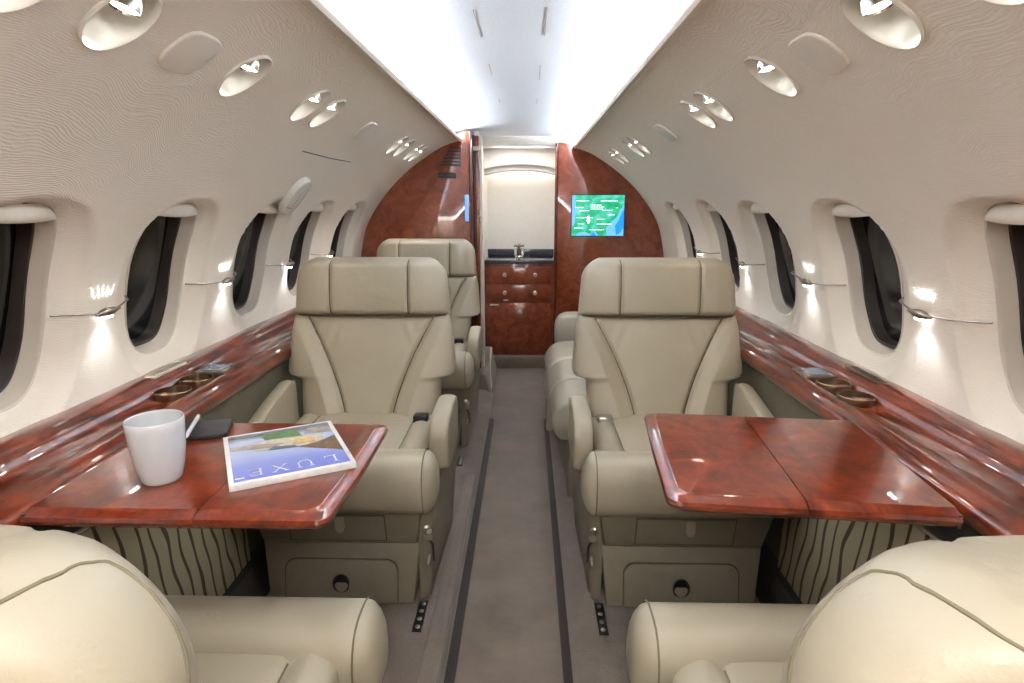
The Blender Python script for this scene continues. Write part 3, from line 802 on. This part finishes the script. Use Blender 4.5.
    # ---- base: upper box, lower plinth, side skirt
    def tbox(x0b, x1b, x0t, x1t, y0b, y0t, y1, z0, z1):
        mb = MB(); mb.loft([[(x0b, y0b, z0+G), (x1b, y0b, z0+G), (x1b, y1, z0+G), (x0b, y1, z0+G)], [(x0t, y0t, z1+G), (x1t, y0t, z1+G), (x1t, y1, z1+G), (x0t, y1, z1+G)]]); return mb
    O('upper_base', tbox(-.205, .205, -.225, .225, -.200, -.222, .20, .222, .345), SH, bevel=.007)
    O('plinth', tbox(-.195, .195, -.212, .212, -.215, -.185, .20, .05, .217), SH, bevel=.008)
    a = aisle
    mb = MB(); mb.loft([[(a*.210, -.198, .05+G), (a*.236, -.178, .05+G), (a*.246, .22, .05+G), (a*.20, .22, .05+G)], [(a*.206, -.190, .21+G), (a*.243, -.160, .21+G), (a*.258, .22, .21+G), (a*.20, .22, .21+G)], [(a*.224, -.205, .345+G), (a*.250, -.170, .345+G), (a*.266, .22, .345+G), (a*.21, .22, .345+G)]])
    O('side_skirt', mb, SH, bevel=.006)
    # drawer on the upper box
    yf_ = lambda z: -.200-(.022*(z-.222)/.123)
    mb = MB(); mb.loft([[(-.125, yf_(.235)-.004, .235+G), (.125, yf_(.235)-.004, .235+G), (.125, yf_(.235)+.01, .235+G), (-.125, yf_(.235)+.01, .235+G)], [(-.125, yf_(.312)-.004, .312+G), (.125, yf_(.312)-.004, .312+G), (.125, yf_(.312)+.01, .312+G), (-.125, yf_(.312)+.01, .312+G)]])
    d = O('drawer', mb, SH, bevel=.002)
    mb = MB(); mb.loft([[(-.128, yf_(.232)-.0012, .232+G), (.128, yf_(.232)-.0012, .232+G), (.128, yf_(.232)+.01, .232+G), (-.128, yf_(.232)+.01, .232+G)], [(-.128, yf_(.315)-.0012, .315+G), (.128, yf_(.315)-.0012, .315+G), (.128, yf_(.315)+.01, .315+G), (-.128, yf_(.315)+.01, .315+G)]])
    O('drawer_gap', mb, M['seam'])
    mb = MB(); mb.prism([(-.012, .310), (.012, .310), (.012, .278), (.008, .268), (0, .264), (-.008, .268), (-.012, .278)], 'y', yf_(.29)-.012, yf_(.29))
    for i, v in enumerate(mb.v): mb.v[i] = (v[0]+.01, v[1], v[2]+G)
    O('latch', mb, M['leather'], d, bevel=.002)
    # lower access panel
    yl = lambda z: -.215+.030*(z-.05)/.167
    pts = [(-.150, .055), (.150, .055), (.150, .14)]+[(.150-.03+.03*cos(radians(90*k/5)), .14+.03*sin(radians(90*k/5))) for k in range(1, 6)]+[(-.12-.03*sin(radians(90*k/5)), .14+.03*cos(radians(90*k/5))) for k in range(0, 6)]
    mb = MB(); mb.loft([[(x, yl(z)+.01, z+G) for x, z in pts], [(x, yl(z)-.006, z+G) for x, z in pts]]); lp = O('access_panel', mb, SH, bevel=.003)
    mb = MB(); mb.loft([[(x*1.022, yl(z)+.01, z*1.02+G) for x, z in pts], [(x*1.022, yl(z)-.001, z*1.02+G) for x, z in pts]]); O('panel_gap', mb, M['seam'])
    c = Vector((.0, yl(.108)-.0065, .108+G))
    mb = MB(); ov = lambda k, dy: [(c.x+.0215*k*cos(2*pi*i/28), c.y+dy, c.z+.026*k*sin(2*pi*i/28)) for i in range(28)]
    mb.loft([ov(1.05, .002), ov(1.05, -.003), ov(.9, -.004), ov(.82, .000), ov(.6, .001)]); O('cup_latch', mb, M['black'], lp)
    # knob, lever and trim on the skirt
    kx, ky = a*.232, -.188
    mb = MB(); mb.lathe([(.010, 0), (.010, .004), (.006, .007), (.006, .010), (.0085, .012), (.0075, .018), (.003, .020)], (kx, ky, .262+G), (a*.5, -1, 0), 18); O('knob', mb, M['steel'])
    mb = MB(); mb.box(*sorted((a*.224, a*.246)), -.190, -.165, .226+G, .248+G); O('bracket', mb, M['shell'], bevel=.003)
    mb = MB(); mb.tube([(a*.235, -.178, .225+G), (a*.243, -.172, .205+G), (a*.246, -.178, .16+G)], [.004, .004, .0025], 8); O('lever', mb, M['gasket'])
    mb = MB(); mb.tube([(a*.236, -.180, .178+G), (a*.236, -.215, .172+G)], [.0045, .0035], 8); O('lever', mb, M['steel'])
    # seat belt buckle
    if not near:
        mb = MB(); mb.box(*sorted((a*.150, a*.195)), .085, .125, .449+G, .475+G); O('buckle', mb, M['black' if a > 0 else 'steel'], bevel=.005)
        mb = MB(); mb.tube([(a*.19, .11, .455+G), (a*.215, .135, .43+G)], .006, 8); O('belt', mb, M['dark'])
    return t
make_seat('cream leather cabin seat behind the left table, facing the camera', (-.455, 1.620, .05), 0, 1, group='cream leather seats')
make_seat('cream leather cabin seat behind the right table, facing the camera', (.450, 1.620, .05), 0, -1, group='cream leather seats')
make_seat('farther left cream leather seat in front of the bulkhead', (-.455, 2.66, .05), 0, 1, group='cream leather seats')
make_seat('nearest left seat seen from behind at the bottom left corner', (-.453, .578, .05), pi, -1, -.06, True, group='cream leather seats')
make_seat('nearest right seat seen from behind at the bottom right corner', (.470, .580, .05), pi, 1, -.06, True, group='cream leather seats')

# ------------------------------------------------------------------ divan on the right
t = thing('divan', 'side-facing cream leather divan along the right wall behind the right seat', 'divan', (.44, 2.5, .05))
mb = MB(); mb.box(.19, .70, 2.02, 3.25, .05, .285); obj('base', mb, M['shell'], t, bevel=.012)
def cush(y0, y1, nm='seat_cushion'):
    mb = MB(); rings = []
    for y in rows_z(y0, y1, 14, .03):
        e = max(.25, edge(y, y0, y1, .03)); ring = []
        sec = [(.72, .27), (.72, .42), (.40, .425), (.24, .425), (.17, .405), (.135, .36), (.130, .32), (.150, .275), (.19, .262), (.40, .262)]
        cx, cz = .42, .345
        for x, z in catmull(sec+[sec[0]], 5)[:-1]: ring.append((cx+(x-cx)*lin(.955, 1, e), y, cz+(z-cz)*lin(.86, 1, e)))
        rings.append(ring)
    mb.loft(rings); return obj(nm, mb, M['leather_hi'], t, sharp=70)
for y0, y1 in ((2.03, 2.30), (2.30, 2.62), (2.62, 2.98)): cush(y0, y1)
mb = MB(); rings = []
for y in rows_z(2.97, 3.12, 8, .04):
    e = max(.2, edge(y, 2.97, 3.12, .04))
    sec = [(.70, .08), (.70, .52), (.50, .548), (.30, .552), (.225, .545), (.19, .51), (.183, .45), (.19, .30), (.20, .08)]
    rings.append([(.45+(x-.45)*lin(.93, 1, e), y, .3+(z-.3)*lin(.93, 1, e)) for x, z in catmull(sec+[sec[0]], 5)[:-1]])
mb.loft(rings); obj('armrest', mb, M['leather_hi'], t, sharp=70)
mb = MB(); rings = []
for y in rows_z(2.03, 2.97, 14, .04):
    e = max(.2, edge(y, 2.03, 2.97, .04))
    rings.append([(x, y, .50+(z-.50)*lin(.9, 1, e)) for x, z in ((.60, .42), (.63, .58), (.67, .592), (.69, .57), (.70, .42))])
mb.loft(rings); obj('backrest', mb, M['leather_hi'], t, bevel=.01)
mb = MB(); mb.tube([(.150, 2.62, .03+.05), (.155, 2.62, .15), (.15, 2.615, .24)], [.02, .026, .02], 10); obj('valance', mb, M['leather_hi'], t)

# ------------------------------------------------------------------ front bulkheads
def bulk(side, y, inner, ztop, nm, lab):
    pts = [(side*x, z) for x, z in PR if z > .6]
    pts = [(side*.90, .0)]+pts
    pts += [(side*.34, ztop-.02), (side*(inner+.03), ztop), (side*inner, ztop-.004), (side*inner, .0)]
    mb = MB(); mb.prism(pts, 'y', y, y+.05)
    o = obj(nm, mb, M['wood_dark'], None, bevel=.006, sharp=30); struct(o, lab); return o
bulk(-1, 3.35, .264, 1.478, 'wall_front_left', 'glossy burl wood bulkhead on the left of the doorway')
bulk(1, 3.80, .212, 1.462, 'wall_front_right', 'glossy burl wood bulkhead on the right of the doorway')
# rounded door edge posts
mb = MB(); mb.tube([(-.268, 3.350, .02), (-.268, 3.350, 1.472)], .009, 12); struct(obj('trim_20', mb, M['wood']), 'rounded glossy wood edge of the left bulkhead')
mb = MB(); mb.tube([(.217, 3.800, .02), (.217, 3.800, 1.455)], .010, 12); struct(obj('trim_21', mb, M['wood']), 'rounded glossy wood edge of the right bulkhead')
# pocket door: black channel, wood door edge, cream jamb
dr = thing('door_1', 'pocket door edge in a black channel left of the galley', 'door', (-.25, 3.48, 0)); dr['kind'] = 'structure'
mb = MB(); mb.box(-.40, -.256, 3.46, 3.475, .0, 1.47); obj('channel', mb, M['black'], dr)
mb = MB(); mb.box(-.258, -.233, 3.476, 3.52, .0, 1.465); obj('door_leaf', mb, M['wood_dark'], dr, bevel=.004)
mb = MB(); mb.box(-.233, -.215, 3.50, 3.53, .0, 1.465); obj('jamb', mb, M['cream'], dr, bevel=.004)
mb = MB(); mb.box(-.262, -.226, 3.455, 3.4605, 1.385, 1.408); obj('bracket', mb, M['label'], dr)
mb = MB(); mb.box(-.262, -.256, 3.452, 3.462, 1.25, 1.37); obj('roller_guide', mb, M['dark'], dr, bevel=.002)
mb = MB(); mb.tube([(-.236, 3.48, 1.03), (-.228, 3.462, 1.03), (-.218, 3.462, 1.02)], .004, 8); obj('door_handle', mb, M['steel'], dr)
# vestibule
mb = MB(); mb.box(-.262, -.243, 3.53, 4.45, 0, 1.50); struct(obj('wall_vestibule_left', mb, M['white']))
mb = MB(); mb.box(.232, .25, 3.86, 4.45, 0, 1.50); struct(obj('wall_vestibule_right', mb, M['white']))
mb = MB(); mb.box(-.26, .25, 4.36, 4.42, 0, 1.50); struct(obj('wall_galley_back', mb, M['white']), 'plain white wall panel above the galley')
mb = MB(); mb.loft([[(x/50, y, 1.478-.25*(x/50)**2) for x in range(-20, 21)] for y in (YC-.005, 4.45)], closed=False); struct(obj('ceiling', mb, M['white']), 'off-white vestibule ceiling')
mb = MB(); mb.box(-.26, .50, 3.835, 3.85, 1.43, 1.53); struct(obj('trim_24', mb, M['white'], None, bevel=.003), 'white header above the galley doorway')
# arched soffits
def soffit(y0, y1, zc, sag, ztop, nm, lab):
    mb = MB(); xs_ = [-.245+.478*k/24 for k in range(25)]
    poly = [(x, zc-sag*((x+.006)/.24)**2) for x in xs_]+[(.233, ztop), (-.245, ztop)]
    mb.prism(poly, 'y', y0, y1); struct(obj(nm, mb, M['white'], None, bevel=.003), lab)
soffit(4.00, 4.05, 1.345, .030, 1.48, 'trim_22', 'arched white soffit above the galley')
soffit(4.06, 4.20, 1.312, .030, 1.48, 'trim_23', 'inner arched soffit above the galley')
mb = MB(); mb.box(-.22, .21, 4.30, 4.362, 1.325, 1.332); tag(obj('soffit_light', mb, M['vestlight']), 'warm strip light glowing behind the galley arch', 'strip light')
# galley cabinet
t = thing('galley_cabinet', 'burl wood galley cabinet with brass-toned knobs at the end of the aisle', 'cabinet', (-.016, 4.2, .08))
gx0, gx1, gy = -.243, .224, 4.0
mb = MB(); mb.box(gx0, gx1, gy, 4.35, .085, .712); obj('carcass', mb, M['wood_dark'], t, bevel=.003)
def front(nm, z0, z1, knobs):
    mb = MB(); mb.box(gx0+.012, gx1-.028, gy-.012, gy, z0, z1); d = obj(nm, mb, M['wood_dark'], t, bevel=.003)
    for kx, kz in knobs:
        mb = MB(); mb.lathe([(.014, 0), (.014, .002), (.006, .004), (.005, .012), (.011, .016), (.0145, .022), (.013, .028), (.007, .031)], (kx, gy-.012, kz), (0, -1, 0), 20); obj('knob', mb, M['steel'], d)
front('drawer', .575, .688, [(-.108, .638), (.094, .638)])
front('drawer', .453, .571, [(-.108, .518), (.094, .518)])
front('door', .120, .449, [(-.006, .390)])
for x0, x1, z in ((-.035, .012, .680), (-.118, -.085, .468), (-.208, -.150, .436)):
    mb = MB(); mb.box(x0, x1, gy-.0135, gy-.012, z-.005, z+.005); obj('label_strip', mb, M['label'], t)
mb = MB(); mb.box(gx0, gx1+.005, gy-.02, 4.355, .712, .735); w = obj('worktop', mb, M['granite'], None, bevel=.004); tag(w, 'dark grey polished stone worktop on the galley cabinet', 'worktop')
mb = MB(); mb.box(gx0, gx1+.005, 4.335, 4.358, .735, .782); tag(obj('backsplash', mb, M['granite'], None, bevel=.003), 'dark grey stone upstand behind the galley worktop', 'backsplash')
t = thing('faucet', 'small square chrome faucet on the galley worktop', 'faucet', (-.018, 4.22, .735))
mb = MB(); mb.box(-.045, .012, 4.19, 4.24, .735, .747); obj('base', mb, M['chrome'], t, bevel=.003)
for x in (-.040, .007):
    mb = MB(); mb.lathe([(.011, 0), (.011, .05), (.008, .054)], (x, 4.215, .747), n=16); obj('handle', mb, M['chrome'], t)
mb = MB(); mb.tube([(-.017, 4.22, .747), (-.017, 4.22, .810), (-.017, 4.205, .823), (-.017, 4.13, .823), (-.017, 4.12, .810)], .009, 12); obj('spout', mb, M['pewter'], t)
mb = MB(); mb.box(-.05, .018, 4.10, 4.16, .813, .827); obj('spout_head', mb, M['pewter'], t, bevel=.003)
# step in front of the galley
mb = MB(); mb.box(-.243, .232, 3.96, 4.36, 0, .082); struct(obj('floor', mb, M['carpet_side'], None, bevel=.006), 'carpeted step below the galley cabinet')
# low carpeted partition foot left of the aisle
t = thing('partition_foot', 'low beige carpeted panel by the left doorpost', 'panel', (-.19, 3.3, 0))
mb = MB(); mb.loft([[(-.245, 3.30, .0), (-.160, 3.30, .0), (-.160, 3.95, .0), (-.245, 3.95, .0)], [(-.245, 3.36, .13), (-.200, 3.36, .13), (-.200, 3.95, .16), (-.245, 3.95, .16)]]); obj('panel', mb, M['carpet_side'], t, bevel=.012)
mb = MB(); mb.tube([(-.170, 3.40, .03), (-.190, 3.60, .10), (-.196, 3.9, .16)], .006, 8); obj('edge_strip', mb, M['label'], t)

# bulkhead fittings
t = thing('air_grille', 'black louvred triangular grille at the top of the left bulkhead', 'air grille', (-.345, 3.35, 1.33))
for k in range(6):
    z = 1.395-.0175*k; x0 = -.378-.012*k
    mb = MB(); mb.box(x0, -.316, 3.344, 3.352, z-.010, z); obj('louvre', mb, M['black'], t, bevel=.002)
mb = MB(); mb.box(-.446, -.345, 3.345, 3.352, 1.232, 1.264); pl = thing('placard', 'small black placard below the left bulkhead grille', 'placard', (-.395, 3.348, 1.248))
obj('plate', mb, M['black'], pl, bevel=.003)
for k, (x0, x1) in enumerate(((-.438, -.415), (-.405, -.380), (-.372, -.352))):
    mb = MB(); mb.box(x0, x1, 3.3435, 3.3455, 1.244, 1.252); obj('switch', mb, M['gasket'], pl)
mb = MB(); mb.box(-.302, -.281, 3.344, 3.352, 1.005, 1.146); tag(obj('switch_panel', mb, M['lcd_blue'], None, bevel=.003), 'narrow blue lit touch strip on the edge of left bulkhead', 'touch panel')

# map screen
t = thing('map_screen', 'lit flat screen with a green and blue map on right bulkhead', 'screen', (.474, 3.795, 1.027))
def map_mat():
    m, nt, b = new_mat('map_picture')
    tc = N(nt, 'ShaderNodeTexCoord'); sx = N(nt, 'ShaderNodeSeparateXYZ'); nt.links.new(tc.outputs['Object'], sx.inputs[0])
    nz = N(nt, 'ShaderNodeTexNoise', i_Scale=22.0, i_Detail=5.0); nt.links.new(tc.outputs['Object'], nz.inputs['Vector'])
    rp = N(nt, 'ShaderNodeValToRGB'); e = rp.color_ramp.elements
    e[0].position = .36; e[0].color = srgb(10, 150, 100); e[1].position = .68; e[1].color = srgb(110, 195, 200)
    k = e.new(.52); k.color = srgb(30, 178, 130)
    nt.links.new(nz.outputs['Fac'], rp.inputs['Fac']); nt.links.new(rp.outputs['Color'], b.inputs['Emission Color'])
    b.inputs['Base Color'].default_value = (.02, .05, .05, 1); b.inputs['Emission Strength'].default_value = .95; b.inputs['Roughness'].default_value = .15
    return m
M['map'] = map_mat()
M['sea'] = plain('map_sea', srgb(10, 40, 60), .2, emit=srgb(25, 140, 235), estr=.95)
M['shallow'] = plain('map_shallow', srgb(20, 50, 60), .2, emit=srgb(110, 185, 235), estr=.9)
M['mapwhite'] = plain('map_lettering', srgb(200, 200, 200), .3, emit=srgb(235, 245, 240), estr=.95)
mx0, mx1, mz0, mz1 = .314, .634, .905, 1.150
mb = MB(); mb.box(mx0-.006, mx1+.006, 3.788, 3.802, mz0-.006, mz1+.006); obj('bezel', mb, M['black'], t, bevel=.003)
mb = MB(); mb.box(mx0, mx1, 3.7865, 3.789, mz0, mz1); obj('display', mb, M['map'], t)
MP = lambda u, v: (mx0+(mx1-mx0)*u, mz1-(mz1-mz0)*v)
def mpatch(nm, poly, m, y):
    mb = MB(); mb.prism([MP(*p) for p in poly], 'y', y, y+.0006); obj(nm, mb, m, t)
mpatch('coast_water', [(1, .22), (.93, .36), (.86, .55), (.72, .70), (.66, .82), (.68, 1), (1, 1)], M['shallow'], 3.7860)
mpatch('deep_water', [(1, .34), (.96, .42), (.90, .62), (.83, .76), (.86, .98), (.94, .92), (1, .80)], M['sea'], 3.7855)
mpatch('coast_water', [(.08, 1), (.12, .93), (.25, .90), (.36, .96), (.44, .88), (.52, .98), (.58, 1)], M['shallow'], 3.7860)
mpatch('deep_water', [(.36, 1), (.42, .90), (.48, 1)], M['sea'], 3.7855)
mpatch('coast_water', [(0, 0), (.05, .0), (.08, .3), (.06, .7), (0, .8)], M['shallow'], 3.7860)
for u, v, w in ((.08, .13, .26), (.55, .13, .32), (.06, .29, .16), (.15, .37, .18), (.36, .28, .26), (.36, .33, .24), (.36, .23, .20), (.58, .36, .2), (.70, .47, .14), (.08, .54, .22), (.28, .54, .12), (.48, .58, .16), (.12, .69, .12), (.48, .70, .3), (.05, .80, .18), (.34, .84, .28), (.84, .30, .06), (.32, .64, .03)):
    mb = MB(); x = u
    while x < u+w-.01:
        l = random.uniform(.015, .045); hgt = random.uniform(.016, .026)
        a, b = MP(x, v), MP(min(x+l, u+w), v+hgt)
        mb.box(a[0], b[0], 3.7848, 3.7856, b[1], a[1]); x += l+.008
    obj('map_lettering', mb, M['mapwhite'], t)
mb = MB(); mb.prism([MP(.30, .52), MP(.33, .50), MP(.34, .60), MP(.36, .63), MP(.34, .64), MP(.33, .70), MP(.31, .70), MP(.30, .64), MP(.27, .63), MP(.295, .60)], 'y', 3.7842, 3.7848); obj('aircraft_symbol', mb, M['mapwhite'], t)

# aft end of the cabin, behind the camera
mb = MB(); mb.prism([(x, z) for x, z in [(-.9, .0)]+[(-a, b) for a, b in PR]+[(-.3, 1.50), (.3, 1.50)]+[(a, b) for a, b in PR[::-1]]+[(.9, .0)]], 'y', YB-.05, YB); struct(obj('wall_back', mb, M['wall']))

# ------------------------------------------------------------------ lights
def area(name, loc, rot, sx, sy, e, col):
    l = bpy.data.lights.new(name, 'AREA'); l.shape = 'RECTANGLE'; l.size = sx; l.size_y = sy; l.energy = e; l.color = col
    o = bpy.data.objects.new(name, l); C.objects.link(o); o.location = loc; o.rotation_euler = rot; return o
area('aft_fill_light', (0, -.55, 1.46), (0, 0, 0), .7, .7, 16, (1, .96, .90))  # added fill lamp, unseen behind the camera, brightens the near cabin
area('vestibule_light', (0, 3.75, 1.44), (0, 0, 0), .3, .3, 2.5, (1, .96, .92))
w = bpy.data.worlds.new('night'); bpy.context.scene.world = w; w.use_nodes = True
w.node_tree.nodes['Background'].inputs[0].default_value = (.01, .012, .016, 1)

# ------------------------------------------------------------------ camera
F = 600.0
pit = math.atan(138/F); yaw = math.atan(15/F*cos(pit))
cam = bpy.data.cameras.new('camera'); co = bpy.data.objects.new('camera', cam); C.objects.link(co)
cam.sensor_width = 36; cam.lens = F/1024*36; cam.clip_start = .02
co.location = (.037, 0, 1.10); co.rotation_euler = (pi/2-pit, 0, yaw)
sc = bpy.context.scene; sc.camera = co
sc.view_settings.view_transform = 'Standard'; sc.view_settings.look = 'None'; sc.view_settings.exposure = .60
for o in bpy.data.objects:
    if '_loc' in o: del o['_loc']
